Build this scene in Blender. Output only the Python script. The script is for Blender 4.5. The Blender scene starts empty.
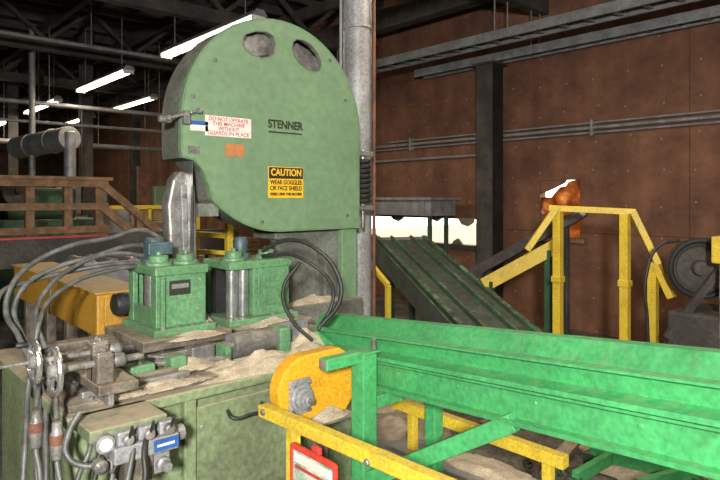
import bpy, bmesh, math, random
from mathutils import Vector, Matrix, noise
random.seed(4)
CH=1.65; FP=600.0; V0=198.0
F=Vector((.66913,.74314,0)); R=Vector((.74314,-.66913,0)); C0=Vector((0,0,CH))
def _r(u,v): return F+R*((u-360)/FP)+Vector((0,0,-(v-V0)/FP))
def at(u,v,d): return C0+_r(u,v)*d
def onX(u,v,x): r=_r(u,v); return C0+r*(x/r.x)
def onY(u,v,y): r=_r(u,v); return C0+r*(y/r.y)
def onZ(u,v,z): r=_r(u,v); return C0+r*((z-CH)/r.z)
V=lambda *a: Vector(a)

# ---------------------------------------------------------------- materials
def nn(nt,t,**k):
    n=nt.nodes.new(t)
    for a,b in k.items(): setattr(n,a,b)
    return n
def paint(name,col,dark,rough=.5,metal=0.0,scale=3.0,lo=.42,hi=.62,dust=0.0,dcol=(.42,.35,.25),bump=.15,fine=.35,chip=0.0,chcol=(.06,.05,.04)):
    m=bpy.data.materials.new(name); m.use_nodes=True; nt=m.node_tree; L=nt.links.new
    b=nt.nodes['Principled BSDF']; b.inputs['Roughness'].default_value=rough; b.inputs['Metallic'].default_value=metal
    tc=nn(nt,'ShaderNodeTexCoord')
    n1=nn(nt,'ShaderNodeTexNoise'); n1.inputs['Scale'].default_value=scale; n1.inputs['Detail'].default_value=9; n1.inputs['Roughness'].default_value=.65
    L(tc.outputs['Object'],n1.inputs['Vector'])
    r=nn(nt,'ShaderNodeValToRGB'); r.color_ramp.elements[0].position=lo; r.color_ramp.elements[1].position=hi
    r.color_ramp.elements[0].color=(*dark,1); r.color_ramp.elements[1].color=(*col,1)
    L(n1.outputs['Fac'],r.inputs['Fac'])
    n2=nn(nt,'ShaderNodeTexNoise'); n2.inputs['Scale'].default_value=scale*14; n2.inputs['Detail'].default_value=4
    L(tc.outputs['Object'],n2.inputs['Vector'])
    r2=nn(nt,'ShaderNodeValToRGB'); r2.color_ramp.elements[0].position=.3; r2.color_ramp.elements[1].position=.7
    a=1-fine; r2.color_ramp.elements[0].color=(a,a,a,1); r2.color_ramp.elements[1].color=(1.1,1.1,1.1,1)
    L(n2.outputs['Fac'],r2.inputs['Fac'])
    mx=nn(nt,'ShaderNodeMix',data_type='RGBA',blend_type='MULTIPLY'); mx.inputs[0].default_value=1
    L(r.outputs['Color'],mx.inputs[6]); L(r2.outputs['Color'],mx.inputs[7])
    out=mx.outputs[2]
    if chip>0:   # worn / chipped patches in the paint
        n4=nn(nt,'ShaderNodeTexNoise'); n4.inputs['Scale'].default_value=11; n4.inputs['Detail'].default_value=10; n4.inputs['Roughness'].default_value=.75; L(tc.outputs['Object'],n4.inputs['Vector'])
        r4=nn(nt,'ShaderNodeMapRange'); r4.inputs[1].default_value=.70-.12*chip; r4.inputs[2].default_value=.74-.10*chip; r4.inputs[4].default_value=.8; L(n4.outputs['Fac'],r4.inputs[0])
        m4=nn(nt,'ShaderNodeMix',data_type='RGBA'); L(r4.outputs[0],m4.inputs[0]); L(out,m4.inputs[6]); m4.inputs[7].default_value=(*chcol,1); out=m4.outputs[2]
    if dust>0:
        g=nn(nt,'ShaderNodeNewGeometry'); s=nn(nt,'ShaderNodeSeparateXYZ'); L(g.outputs['Normal'],s.inputs[0])
        mr=nn(nt,'ShaderNodeMapRange'); mr.inputs[1].default_value=.35; mr.inputs[2].default_value=.9; mr.inputs[4].default_value=min(1,.45+dust*.5); L(s.outputs['Z'],mr.inputs[0])
        n3=nn(nt,'ShaderNodeTexNoise'); n3.inputs['Scale'].default_value=16; n3.inputs['Detail'].default_value=8; n3.inputs['Roughness'].default_value=.7; L(tc.outputs['Object'],n3.inputs['Vector'])
        r3=nn(nt,'ShaderNodeMapRange'); r3.inputs[1].default_value=.56-.34*dust; r3.inputs[2].default_value=.86-.34*dust; L(n3.outputs['Fac'],r3.inputs[0])
        mu=nn(nt,'ShaderNodeMath',operation='MULTIPLY'); L(mr.outputs[0],mu.inputs[0]); L(r3.outputs[0],mu.inputs[1])
        m3=nn(nt,'ShaderNodeMix',data_type='RGBA'); L(mu.outputs[0],m3.inputs[0]); L(out,m3.inputs[6]); m3.inputs[7].default_value=(*dcol,1); out=m3.outputs[2]
    L(out,b.inputs['Base Color'])
    bp=nn(nt,'ShaderNodeBump'); bp.inputs['Strength'].default_value=bump; bp.inputs['Distance'].default_value=.01
    L(n2.outputs['Fac'],bp.inputs['Height']); L(bp.outputs[0],b.inputs['Normal'])
    return m
def emit(name,col,st):
    m=bpy.data.materials.new(name); m.use_nodes=True; b=m.node_tree.nodes['Principled BSDF']
    b.inputs['Base Color'].default_value=(*col,1); b.inputs['Emission Color'].default_value=(*col,1); b.inputs['Emission Strength'].default_value=st
    return m
M={}
M['hgreen']=paint('housing_green',(.18,.295,.165),(.14,.225,.125),.45,scale=1.6,lo=.35,hi=.7,dust=.3,fine=.12,chip=.15)
M['rim']=paint('rim_dirty',(.20,.215,.18),(.12,.125,.105),.6,scale=4,dust=.6)
M['mgreen']=paint('machine_green',(.13,.30,.145),(.095,.20,.095),.42,scale=5,lo=.35,hi=.6,dust=.5,dcol=(.36,.36,.26),chip=.4)
M['bgreen']=paint('base_green',(.215,.28,.145),(.15,.18,.10),.5,scale=3,lo=.35,hi=.58,dust=1.0,chip=.4)
M['cgreen']=paint('conveyor_green',(.065,.38,.125),(.055,.27,.095),.45,scale=3.5,lo=.3,hi=.6,dust=.30,fine=.28,dcol=(.30,.38,.22),chip=.25,chcol=(.07,.11,.06))
M['dgreen']=paint('dark_green',(.04,.125,.06),(.03,.06,.035),.6,scale=4,dust=.3)
M['yellow']=paint('safety_yellow',(.70,.50,.04),(.48,.32,.04),.5,scale=7,lo=.25,hi=.5,dust=.15,chip=.3)
M['oyellow']=paint('guard_yellow',(.74,.37,.02),(.52,.24,.02),.45,scale=6,lo=.25,hi=.45,chip=.3)
M['dyellow']=paint('dusty_orange',(.50,.27,.03),(.33,.16,.02),.5,scale=6,lo=.25,hi=.5,dust=.5,chip=.3)
M['steel']=paint('worn_steel',(.40,.39,.37),(.19,.18,.17),.4,.45,scale=8,dust=.5)
M['gsteel']=paint('galvanised_steel',(.36,.37,.38),(.24,.24,.24),.5,.25,scale=6,dust=.2)
M['chrome']=paint('polished_roll',(.68,.68,.68),(.42,.42,.42),.25,.8,scale=8,dust=.1)
M['grime']=paint('oily_grime',(.24,.20,.155),(.095,.08,.065),.55,.1,scale=9,dust=.8)
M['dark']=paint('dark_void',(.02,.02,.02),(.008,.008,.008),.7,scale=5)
M['black']=paint('black_rubber',(.03,.03,.03),(.014,.014,.014),.5,scale=12,dust=.1)
M['belt']=paint('dusty_belt',(.075,.095,.075),(.05,.06,.05),.7,scale=5,dust=.1)
M['hose']=paint('grey_hose',(.14,.145,.14),(.07,.07,.065),.42,scale=14,dust=.2)
M['dust']=paint('sawdust',(.70,.60,.44),(.50,.41,.29),.95,scale=14,fine=.4,bump=.9)
M['wood']=paint('rail_timber',(.30,.17,.09),(.17,.095,.05),.8,scale=9)
M['plank']=paint('old_plank',(.30,.24,.17),(.16,.13,.10),.85,scale=7)
M['lumber']=paint('fresh_lumber',(.45,.32,.17),(.3,.2,.11),.8,scale=7)
M['floor']=paint('concrete_floor',(.22,.19,.155),(.08,.07,.058),.85,scale=2.2,fine=.5,bump=.5)
M['roof']=paint('roof_deck',(.05,.038,.03),(.028,.022,.018),.9,scale=2)
M['beam']=paint('roof_beam',(.09,.076,.066),(.042,.037,.033),.8,scale=3)
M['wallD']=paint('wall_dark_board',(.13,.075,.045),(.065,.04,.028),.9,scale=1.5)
M['blue']=paint('motor_blue',(.09,.16,.19),(.04,.07,.08),.5,scale=7,dust=.4)
M['bluel']=paint('label_blue',(.03,.12,.42),(.03,.09,.3),.4,scale=9)
M['white']=paint('label_white',(.75,.72,.68),(.6,.56,.5),.5,scale=9,fine=.1)
M['red']=paint('label_red',(.6,.05,.03),(.4,.04,.03),.5,scale=9,fine=.1)
M['orange']=paint('sticker_orange',(.6,.2,.06),(.35,.2,.1),.5,scale=20)
M['syel']=paint('sign_yellow',(.85,.5,.02),(.75,.42,.02),.45,scale=9,fine=.1)
M['sblk']=paint('sign_black',(.02,.02,.02),(.03,.03,.02),.45,scale=9,fine=.1)
M['column']=paint('column_paint',(.40,.40,.41),(.27,.265,.26),.5,.15,scale=4)
M['rust']=paint('rust_pipe',(.22,.09,.05),(.10,.05,.035),.7,scale=8)
M['picture']=paint('notice_print',(.6,.6,.5),(.15,.33,.22),.5,scale=16)
M['tube']=emit('fluorescent_tube',(1,.88,.62),14)
def ambermat():
    m=bpy.data.materials.new('sun_glow_amber'); m.use_nodes=True; nt=m.node_tree; L=nt.links.new
    nt.nodes.remove(nt.nodes['Principled BSDF']); o=nt.nodes['Material Output']
    tc=nn(nt,'ShaderNodeTexCoord'); n=nn(nt,'ShaderNodeTexNoise'); n.inputs['Scale'].default_value=5; n.inputs['Detail'].default_value=5; L(tc.outputs['Object'],n.inputs['Vector'])
    r=nn(nt,'ShaderNodeValToRGB'); e=r.color_ramp.elements; e[0].position=.36; e[0].color=(.20,.065,.02,1); e[1].position=.64; e[1].color=(.75,.48,.20,1)  # orange sunlight glow is put into these mottled sheet colours
    k=e.new(.5); k.color=(.42,.17,.05,1); L(n.outputs['Fac'],r.inputs['Fac'])
    t=nn(nt,'ShaderNodeBsdfTranslucent'); L(r.outputs[0],t.inputs['Color']); d=nn(nt,'ShaderNodeBsdfDiffuse'); L(r.outputs[0],d.inputs['Color'])
    a=nn(nt,'ShaderNodeMixShader'); a.inputs[0].default_value=.5; L(t.outputs[0],a.inputs[1]); L(d.outputs[0],a.inputs[2]); L(a.outputs[0],o.inputs['Surface']); return m
M['amber']=ambermat()

def wallmat():
    m=bpy.data.materials.new('brown_board_wall'); m.use_nodes=True; nt=m.node_tree; L=nt.links.new
    b=nt.nodes['Principled BSDF']; b.inputs['Roughness'].default_value=.8
    tc=nn(nt,'ShaderNodeTexCoord'); s=nn(nt,'ShaderNodeSeparateXYZ'); L(tc.outputs['Object'],s.inputs[0])
    c=nn(nt,'ShaderNodeCombineXYZ'); L(s.outputs['Y'],c.inputs['X']); L(s.outputs['Z'],c.inputs['Y'])
    n=nn(nt,'ShaderNodeTexNoise'); n.inputs['Scale'].default_value=1.6; n.inputs['Detail'].default_value=10; n.inputs['Roughness'].default_value=.75; L(c.outputs[0],n.inputs['Vector'])
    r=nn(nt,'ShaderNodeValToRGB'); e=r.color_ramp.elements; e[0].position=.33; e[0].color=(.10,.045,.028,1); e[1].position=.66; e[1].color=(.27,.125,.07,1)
    L(n.outputs['Fac'],r.inputs['Fac'])
    br=nn(nt,'ShaderNodeTexBrick'); br.offset=0.0; br.inputs['Scale'].default_value=1; br.inputs['Brick Width'].default_value=2.44; br.inputs['Row Height'].default_value=1.22; br.inputs['Mortar Size'].default_value=.006
    br.inputs['Color1'].default_value=(1,1,1,1); br.inputs['Color2'].default_value=(.8,.78,.76,1); br.inputs['Mortar'].default_value=(.5,.47,.45,1); L(c.outputs[0],br.inputs['Vector'])
    mx=nn(nt,'ShaderNodeMix',data_type='RGBA',blend_type='MULTIPLY'); mx.inputs[0].default_value=1; L(r.outputs[0],mx.inputs[6]); L(br.outputs['Color'],mx.inputs[7])
    sm=nn(nt,'ShaderNodeMapping'); sm.inputs['Scale'].default_value=(3,.5,1); L(c.outputs[0],sm.inputs[0])
    ns=nn(nt,'ShaderNodeTexNoise'); ns.inputs['Scale'].default_value=1.2; ns.inputs['Detail'].default_value=6; L(sm.outputs[0],ns.inputs['Vector'])
    rs=nn(nt,'ShaderNodeValToRGB'); rs.color_ramp.elements[0].position=.35; rs.color_ramp.elements[0].color=(.72,.68,.66,1); rs.color_ramp.elements[1].position=.6; L(ns.outputs['Fac'],rs.inputs['Fac'])
    mz=nn(nt,'ShaderNodeMix',data_type='RGBA',blend_type='MULTIPLY'); mz.inputs[0].default_value=1; L(mx.outputs[2],mz.inputs[6]); L(rs.outputs[0],mz.inputs[7])
    vo=nn(nt,'ShaderNodeTexVoronoi'); vo.inputs['Scale'].default_value=2.6; vo.inputs['Randomness'].default_value=.2; vo.voronoi_dimensions='2D'; L(c.outputs[0],vo.inputs['Vector'])
    lt=nn(nt,'ShaderNodeMath',operation='LESS_THAN'); lt.inputs[1].default_value=.028; L(vo.outputs['Distance'],lt.inputs[0])
    m2=nn(nt,'ShaderNodeMix',data_type='RGBA'); L(lt.outputs[0],m2.inputs[0]); L(mz.outputs[2],m2.inputs[6]); m2.inputs[7].default_value=(.34,.2,.13,1)
    L(m2.outputs[2],b.inputs['Base Color']); return m
M['wall']=wallmat()

# ---------------------------------------------------------------- builders
PAR=None
def G(name,loc=(0,0,0)):
    global PAR
    e=bpy.data.objects.new(name,None); bpy.context.collection.objects.link(e); e.location=loc; e.empty_display_size=.2
    PAR=e; return e
def fin(name,me,mat,par='cur',bev=0,smooth=False,solid=0):
    ob=bpy.data.objects.new(name,me); bpy.context.collection.objects.link(ob)
    if mat is not None: me.materials.append(M[mat])
    if smooth:
        for p in me.polygons: p.use_smooth=True
        me.set_sharp_from_angle(angle=math.radians(38))
    if solid:
        s=ob.modifiers.new('t','SOLIDIFY'); s.thickness=solid; s.offset=0
    if bev:
        b=ob.modifiers.new('b','BEVEL'); b.width=bev; b.segments=2; b.limit_method='ANGLE'
    p=PAR if par=='cur' else par
    if p is not None:
        ob.parent=p; ob.matrix_parent_inverse=Matrix.Translation(p.location).inverted()
    return ob
def bmfin(name,bm,*a,**k):
    bmesh.ops.recalc_face_normals(bm,faces=bm.faces)
    me=bpy.data.meshes.new(name); bm.to_mesh(me); bm.free(); return fin(name,me,*a,**k)
def bx(name,mat,x0,x1,y0,y1,z0,z1,bev=.004,**k):
    bm=bmesh.new(); vs=[bm.verts.new((x,y,z)) for x in(x0,x1) for y in(y0,y1) for z in(z0,z1)]
    for f in((0,1,3,2),(4,6,7,5),(0,4,5,1),(2,3,7,6),(0,2,6,4),(1,5,7,3)): bm.faces.new([vs[i] for i in f])
    return bmfin(name,bm,mat,bev=bev,**k)
def fr(ax,up=V(0,0,1)):
    ax=ax.normalized()
    if abs(ax.dot(up))>.98: up=V(0,1,0)
    s=ax.cross(up).normalized(); return ax,s,s.cross(ax).normalized()
def beam(name,mat,p0,p1,w,h,bev=.004,**k):
    ax,s,u=fr(p1-p0); bm=bmesh.new(); rings=[]
    for p in(p0,p1): rings.append([bm.verts.new(p+s*(a*w/2)+u*(b*h/2)) for a,b in((-1,-1),(1,-1),(1,1),(-1,1))])
    bm.faces.new(rings[0]); bm.faces.new(rings[1])
    for i in range(4): bm.faces.new([rings[0][i],rings[0][(i+1)%4],rings[1][(i+1)%4],rings[1][i]])
    return bmfin(name,bm,mat,bev=bev,**k)
def lathe(name,mat,c,ax,prof,n=28,**k):
    ax,s,u=fr(Vector(ax)); c=Vector(c); bm=bmesh.new(); rs=[]
    for r,h in prof:
        rs.append([bm.verts.new(c+ax*h+(s*math.cos(2*math.pi*i/n)+u*math.sin(2*math.pi*i/n))*max(r,.0005)) for i in range(n)])
    for a,b in zip(rs,rs[1:]):
        for i in range(n): bm.faces.new([a[i],a[(i+1)%n],b[(i+1)%n],b[i]])
    bm.faces.new(rs[0]); bm.faces.new(rs[-1])
    return bmfin(name,bm,mat,smooth=True,**k)
def cyl(name,mat,p0,p1,r,n=20,**k):
    p0=Vector(p0);p1=Vector(p1); l=(p1-p0).length; b=min(.004,r*.2)
    return lathe(name,mat,p0,p1-p0,[(r-b,0),(r,b),(r,l-b),(r-b,l)],n=n,**k)
def ring(name,mat,c,ax,R0,r,n=36,m=10,**k):
    ax,s,u=fr(Vector(ax)); c=Vector(c); bm=bmesh.new(); g=[]
    for i in range(n):
        a=2*math.pi*i/n; d=s*math.cos(a)+u*math.sin(a)
        g.append([bm.verts.new(c+d*(R0+r*math.cos(2*math.pi*j/m))+ax*(r*math.sin(2*math.pi*j/m))) for j in range(m)])
    for i in range(n):
        for j in range(m): bm.faces.new([g[i][j],g[(i+1)%n][j],g[(i+1)%n][(j+1)%m],g[i][(j+1)%m]])
    return bmfin(name,bm,mat,smooth=True,**k)
def prism(name,mat,pts,ext,bev=.004,**k):
    bm=bmesh.new(); e=Vector(ext); a=[bm.verts.new(Vector(p)) for p in pts]; b=[bm.verts.new(Vector(p)+e) for p in pts]
    bm.faces.new(a); bm.faces.new(b); n=len(a)
    for i in range(n): bm.faces.new([a[i],a[(i+1)%n],b[(i+1)%n],b[i]])
    return bmfin(name,bm,mat,bev=bev,**k)
def strip(name,mat,pts,ext,closed=False,th=.008,**k):
    bm=bmesh.new(); e=Vector(ext); a=[bm.verts.new(Vector(p)) for p in pts]; b=[bm.verts.new(Vector(p)+e) for p in pts]
    n=len(a)
    for i in range(n if closed else n-1): bm.faces.new([a[i],a[(i+1)%n],b[(i+1)%n],b[i]])
    return bmfin(name,bm,mat,solid=th,**k)
def hose(name,mat,pts,r):
    cu=bpy.data.curves.new(name,'CURVE'); cu.dimensions='3D'; cu.bevel_depth=r; cu.bevel_resolution=4; cu.resolution_u=10; cu.use_fill_caps=True
    sp=cu.splines.new('BEZIER'); sp.bezier_points.add(len(pts)-1)
    for b,p in zip(sp.bezier_points,pts): b.co=p; b.handle_left_type=b.handle_right_type='AUTO'
    cu.materials.append(M[mat]); ob=bpy.data.objects.new(name,cu); bpy.context.collection.objects.link(ob)
    ob.parent=PAR; ob.matrix_parent_inverse=Matrix.Translation(PAR.location).inverted(); return ob
def text(name,mat,s,loc,size,rot=(math.pi/2,0,0),w=None,bold=0):
    cu=bpy.data.curves.new(name,'FONT'); cu.body=s; cu.size=size; cu.extrude=.0008; cu.offset=bold; cu.align_x='CENTER'; cu.align_y='CENTER'
    cu.materials.append(M[mat]); ob=bpy.data.objects.new(name,cu); bpy.context.collection.objects.link(ob); ob.rotation_euler=rot
    ob.location=loc; ob.parent=PAR; ob.matrix_parent_inverse=Matrix.Translation(PAR.location).inverted()
    if w:
        bpy.context.view_layer.update(); 
        if ob.dimensions.x>0: ob.scale=(w/ob.dimensions.x,1,1)
    return ob
def mound(name,mat,c,rx,ry,h,n=26,seed=0,**k):
    bm=bmesh.new(); g=[]
    for i in range(n+1):
        row=[]
        for j in range(n+1):
            a=-1+2*i/n; b=-1+2*j/n; rr=math.sqrt(a*a+b*b)
            ns=noise.noise(Vector((a*2.3+seed,b*2.3,seed*1.7)))*.6+noise.noise(Vector((a*8+seed,b*8,0)))*.25
            z=h*max(0,(1-rr*(1+.25*ns)))*(1+ns)
            row.append(bm.verts.new((c[0]+a*rx,c[1]+b*ry,c[2]+z-(.003 if rr>.95 else 0))))
        g.append(row)
    for i in range(n):
        for j in range(n):
            q=[g[i][j],g[i+1][j],g[i+1][j+1],g[i][j+1]]
            if max(v.co.z for v in q)>c[2]+.001: bm.faces.new(q)
    for v in [v for v in bm.verts if not v.link_faces]: bm.verts.remove(v)
    me=bpy.data.meshes.new(name); bm.to_mesh(me); bm.free()
    return fin(name,me,mat,smooth=True,**k)
def bolt(c,ax,r=.012,h=.01,mat='steel'): return lathe('bolt',mat,c,ax,[(r,0),(r,h*.8),(r*.8,h)],n=6)

# ================================================================= ROOM
PAR=None
RX0,RX1,RY0,RY1,RZ=-6,7,-5,24,5.0
bx('floor','floor',RX0-.2,RX1+.2,RY0-.2,RY1+.2,-.2,0,bev=0)
bx('ceiling','roof',RX0-.2,RX1+.2,RY0-.2,RY1+.2,RZ,RZ+.2,bev=0)
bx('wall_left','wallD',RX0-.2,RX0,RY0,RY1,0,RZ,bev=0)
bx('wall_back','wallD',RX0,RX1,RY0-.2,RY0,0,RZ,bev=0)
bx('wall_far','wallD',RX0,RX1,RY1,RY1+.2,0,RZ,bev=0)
def wall_right():
    bm=bmesh.new()
    def rect(y0,y1,z0,z1):
        vs=[bm.verts.new((x,y,z)) for x in(RX1,RX1+.15) for y in(y0,y1) for z in(z0,z1)]
        for f in((0,1,3,2),(4,6,7,5),(0,4,5,1),(2,3,7,6),(0,2,6,4),(1,5,7,3)): bm.faces.new([vs[i] for i in f])
    rect(RY0,3.70,0,RZ); rect(3.70,4.26,0,1.15); rect(3.70,4.26,1.88,RZ); rect(4.26,5.25,0,RZ)
    rect(5.25,9.0,0,.97); rect(5.25,9.0,1.34,RZ); rect(9.0,RY1,0,RZ)
    return bmfin('wall_right',bm,'wall')
wall_right()
G('window_1',(7,6.5,1.1))
for y,w,t in((5.5,.22,1.06),(6.35,.12,1.04),(7.25,.3,1.05)):
    prism('broken_board','plank',[(6.97,y,.95),(6.97,y+w,.95),(6.97,y+w*.8,t-.04),(6.97,y+w*.4,t),(6.97,y+.02,t-.07)],(.03,0,0))
for y,w,t in((5.3,.3,1.24),(5.9,.25,1.29),(6.7,.3,1.27),(7.6,.4,1.28)):
    prism('broken_board','plank',[(6.97,y,1.36),(6.97,y+w,1.36),(6.97,y+w*.8,t+.03),(6.97,y+w*.4,t),(6.97,y+.02,t+.05)],(.03,0,0))
bx('sill','beam',6.93,7.0,5.2,9.05,.90,.97)
G('window_2',(7,3.98,1.5))
prism('sun_glow_sheet','amber',[(7.05,3.70,1.14),(7.05,4.12,1.14),(7.05,4.18,1.40),(7.05,4.26,1.50),(7.05,4.27,1.66),(7.05,4.12,1.66),(7.05,4.06,1.73),(7.05,4.0,1.79),(7.05,3.92,1.80),(7.05,3.88,1.86),(7.05,3.70,1.89)],(.006,0,0),bev=0)  # sheet stands in for the sun patch, its orange glow is painted colour
prism('torn_board','wall',[(7.02,4.27,1.14),(7.02,4.02,1.14),(7.02,4.10,1.3),(7.02,4.12,1.42),(7.02,4.27,1.46)],(.02,0,0),bev=0)
prism('torn_board','wall',[(7.02,4.27,1.90),(7.02,3.88,1.90),(7.02,3.92,1.84),(7.02,4.10,1.76),(7.02,4.27,1.7)],(.02,0,0),bev=0)
bx('sill','wood',6.95,7.0,3.62,4.3,1.09,1.14)
PAR=None
bx('yard_ground','plank',7.3,40,-5,24,-.2,-.02,bev=0)

G('roof_framing',(0,8,4.6))
for i,y in enumerate([1.0,4.2,7.4,10.6,13.8,17,20.2]):
    bx('truss_bottom_chord','beam',RX0,RX1,y-.08,y+.08,4.02,4.2,bev=.01)
    bx('truss_top_chord','beam',RX0,RX1,y-.06,y+.06,4.8,5.0,bev=.01)
    for k in range(9):
        x=RX0+.2+k*1.42
        beam('truss_web','beam',V(x,y,4.2),V(x+.71,y,4.8),.06,.06); beam('truss_web','beam',V(x+.71,y,4.8),V(x+1.42,y,4.2),.06,.06)
for x in [-4,-2,0,1.5,3,4.5,6]:
    bx('purlin','beam',x-.05,x+.05,RY0,RY1,4.62,4.8,bev=.01)
for y in [x*.8 for x in range(6,28)]:
    bx('joist','beam',RX0,RX1,y-.025,y+.025,4.86,5.0,bev=0)
for y,z,r in((11.5,3.3,.04),(12.2,3.05,.03),(15,2.9,.06),(9.3,3.9,.03)): cyl('pipe','gsteel',(RX0+.1,y,z),(RX1-.05,y,z),r,n=12)
for y,z in((11.5,3.3),(12.2,3.05),(15,2.9),(9.3,3.9)):
    for x in(1,3,5): cyl('pipe_hanger','gsteel',(x,y,z),(x,y,4.7),.008,n=6)
bx('girder','beam',6.3,6.5,RY0,RY1,4.2,4.5,bev=.01)

x,y=6.75,4.87
G('steel_column',(6.82,4.87,0))
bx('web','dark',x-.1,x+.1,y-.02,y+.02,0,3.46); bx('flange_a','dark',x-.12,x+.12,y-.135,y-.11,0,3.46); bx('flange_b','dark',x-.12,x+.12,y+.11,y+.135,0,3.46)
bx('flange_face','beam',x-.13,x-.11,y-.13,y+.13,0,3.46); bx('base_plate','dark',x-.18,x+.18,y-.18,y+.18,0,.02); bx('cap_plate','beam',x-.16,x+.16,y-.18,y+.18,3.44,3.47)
p=at(357.5,198,4.45); G('round_column',(p.x,p.y,0))
lathe('shaft','column',(p.x,p.y,0),(0,0,1),[(.18,0),(.18,.02),(.105,.021),(.105,4.6),(.16,4.61),(.16,5.0)],n=32)
ring('collar','gsteel',(p.x,p.y,2.9),(0,0,1),.107,.012)
q=at(374,198,4.40); cyl('riser_pipe','rust',(q.x,q.y,0),(q.x,q.y,5),.013)
q=at(341,198,4.42); cyl('riser_pipe','gsteel',(q.x,q.y,0),(q.x,q.y,5),.012)

def tray(nm,x,w,z,y0,y1):
    G(nm,(x,(y0+y1)/2,z))
    for s in(-w/2,w/2): bx('side_rail','gsteel',x+s-.015,x+s+.015,y0,y1,z-.055,z+.055)
    y=y0+.1
    while y<y1: bx('rung','gsteel',x-w/2,x+w/2,y-.02,y+.02,z-.04,z-.015,bev=0); y+=.3
    for yy in(1.0,4.2,7.4,10.6):
        if y0<yy<y1:
            for s in(-w/2,w/2): cyl('hanger_rod','gsteel',(x+s,yy,z),(x+s,yy,4.1),.008,n=8)
    hose('cable','black',[V(x-.04,y0,z-.005),V(x-.02,(y0+y1)/2,z),V(x-.05,y1,z-.005)],.014)
tray('cable_tray',6.05,.26,3.57,-3,11)
tray('cable_tray.001',6.80,.20,3.53,-3,6.2)
G('wall_conduits',(6.95,4,2.5))
for z,r,y1 in((2.50,.022,9),(2.44,.014,9),(2.56,.014,7),(2.26,.02,12)):
    cyl('conduit','gsteel',(6.95,-3 if z>2.3 else 5.0,z),(6.95,y1,z),r,n=10)
for yy in(0.5,2,3.5,5,6.5,8): bx('clamp','gsteel',6.92,7.0,yy,yy+.03,2.40,2.60)

def lamp(nm,x,z,y0,y1,power=None):
    G(nm,(x,(y0+y1)/2,z))
    prism('reflector','gsteel',[(x-.09,y0,z+.05),(x-.04,y0,z+.11),(x+.04,y0,z+.11),(x+.09,y0,z+.05),(x+.085,y0,z+.045),(x-.085,y0,z+.045)],(0,y1-y0,0),bev=0)
    for s in(-.045,.045): cyl('tube','tube',(x+s,y0+.03,z+.02),(x+s,y1-.03,z+.02),.017,n=10)
    for yy in(y0+.02,y1-.05): bx('socket','white',x-.08,x+.08,yy,yy+.03,z-.01,z+.06)
    for yy in(y0+.3,y1-.3): cyl('hanger','gsteel',(x,yy,z+.1),(x,yy,4.6),.006,n=6)
    if power:
        l=bpy.data.lights.new('lamp_light','AREA'); l.shape='RECTANGLE'; l.size=.15; l.size_y=y1-y0; l.energy=power; l.color=(1,.84,.62)
        o=bpy.data.objects.new('lamp_light',l); bpy.context.collection.objects.link(o); o.location=(x,(y0+y1)/2,z-.02); o.parent=PAR; o.matrix_parent_inverse=Matrix.Translation(PAR.location).inverted()
for i,(a,b) in enumerate([(-1.8,.6),(1.8,4.2),(5.4,7.75),(9.0,11.3),(12.6,15),(16.2,18.6),(19.8,22.2)]):
    lamp('fluorescent_lamp'+('' if i==0 else '.%03d'%i),3.45,3.53,a,b,power=42 if i<6 else 0)
lamp('fluorescent_lamp.007',5.2,3.72,12.2,14.6)
lamp('fluorescent_lamp.008',-1.5,3.6,-1.5,.9,power=60)  # unseen overhead lamp by the camera, added as fill light
lamp('fluorescent_lamp.009',5.2,3.72,16.0,18.4)

# ================================================================= BAND RESAW
G('band_resaw',(1.9,2.95,0))
YH=2.91; CX,CZ,RR=2.0,2.07,.61
out=[(2.61,1.46),(2.61,1.8)]
out+=[(CX+RR*math.cos(math.radians(a)),CZ+RR*math.sin(math.radians(a))) for a in range(0,181,5)]
out+=[(1.39,1.90),(1.395,1.862),(1.46,1.852),(1.51,1.80),(1.545,1.72),(1.56,1.655)]
out+=[(CX+RR*math.cos(math.radians(a)),CZ+RR*math.sin(math.radians(a))) for a in range(225,271,5)]
def rnd(pts,y): 
    return [(onY(u,v,y).x,onY(u,v,y).z) for u,v in pts]
w1=rnd([(243,38),(246,34),(256,31),(267,32),(273,36),(275,42),(274,53),(270,57),(262,58),(252,55),(246,50),(243,44)],YH)
w2=rnd([(293,42),(296,39),(303,40),(311,45),(318,54),(321,63),(320,70),(315,72),(307,69),(299,63),(294,55),(292,48)],YH)
def plate_h():
    bm=bmesh.new(); ed=[]
    for lp in(out,w1,w2):
        vs=[bm.verts.new((x,YH+.01,z)) for x,z in lp]
        ed+=[bm.edges.new((vs[i],vs[(i+1)%len(vs)])) for i in range(len(vs))]
    bmesh.ops.triangle_fill(bm,use_beauty=True,edges=ed)
    return bmfin('wheel_guard_door',bm,'hgreen',solid=.02)
plate_h()
def sc(lp,k): return [(CX+(x-CX)*k,CZ+(z-CZ)*k) for x,z in lp]
strip('guard_rim','rim',[(x,YH+.022,z) for x,z in sc(out,.988)],(0,.235,0),closed=True,th=.012)
strip('rim_seam_lip','hgreen',[(x,YH+.0,z) for x,z in sc(out,1.004)],(0,.035,0),closed=True,th=.008)
prism('guard_back','rim',[(x,YH+.25,z) for x,z in sc(out,.985)],(0,.02,0),bev=0)
for lp in(w1,w2):
    strip('window_rim','rim',[(x,YH-.004,z) for x,z in lp],(0,.03,0),closed=True,th=.006)
lathe('band_wheel','steel',(CX,YH+.07,CZ),(0,1,0),[(.10,-.01),(.10,.0),(.40,.02),(.42,-.01),(.545,-.01),(.55,0),(.55,.10),(.5,.11),(.1,.12)],n=64)
a=onY(163,119,YH-.015); b=onY(202,110,YH-.015)
beam('latch_bar','chrome',a,b,.02,.016); 
for t in(.1,.55,.9): bolt(a.lerp(b,t)+V(0,-.005,0),(0,-1,0),.016,.02)
cyl('latch_pin','steel',a+V(-.02,0,0),a+V(.04,0,0),.018,n=12)
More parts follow.
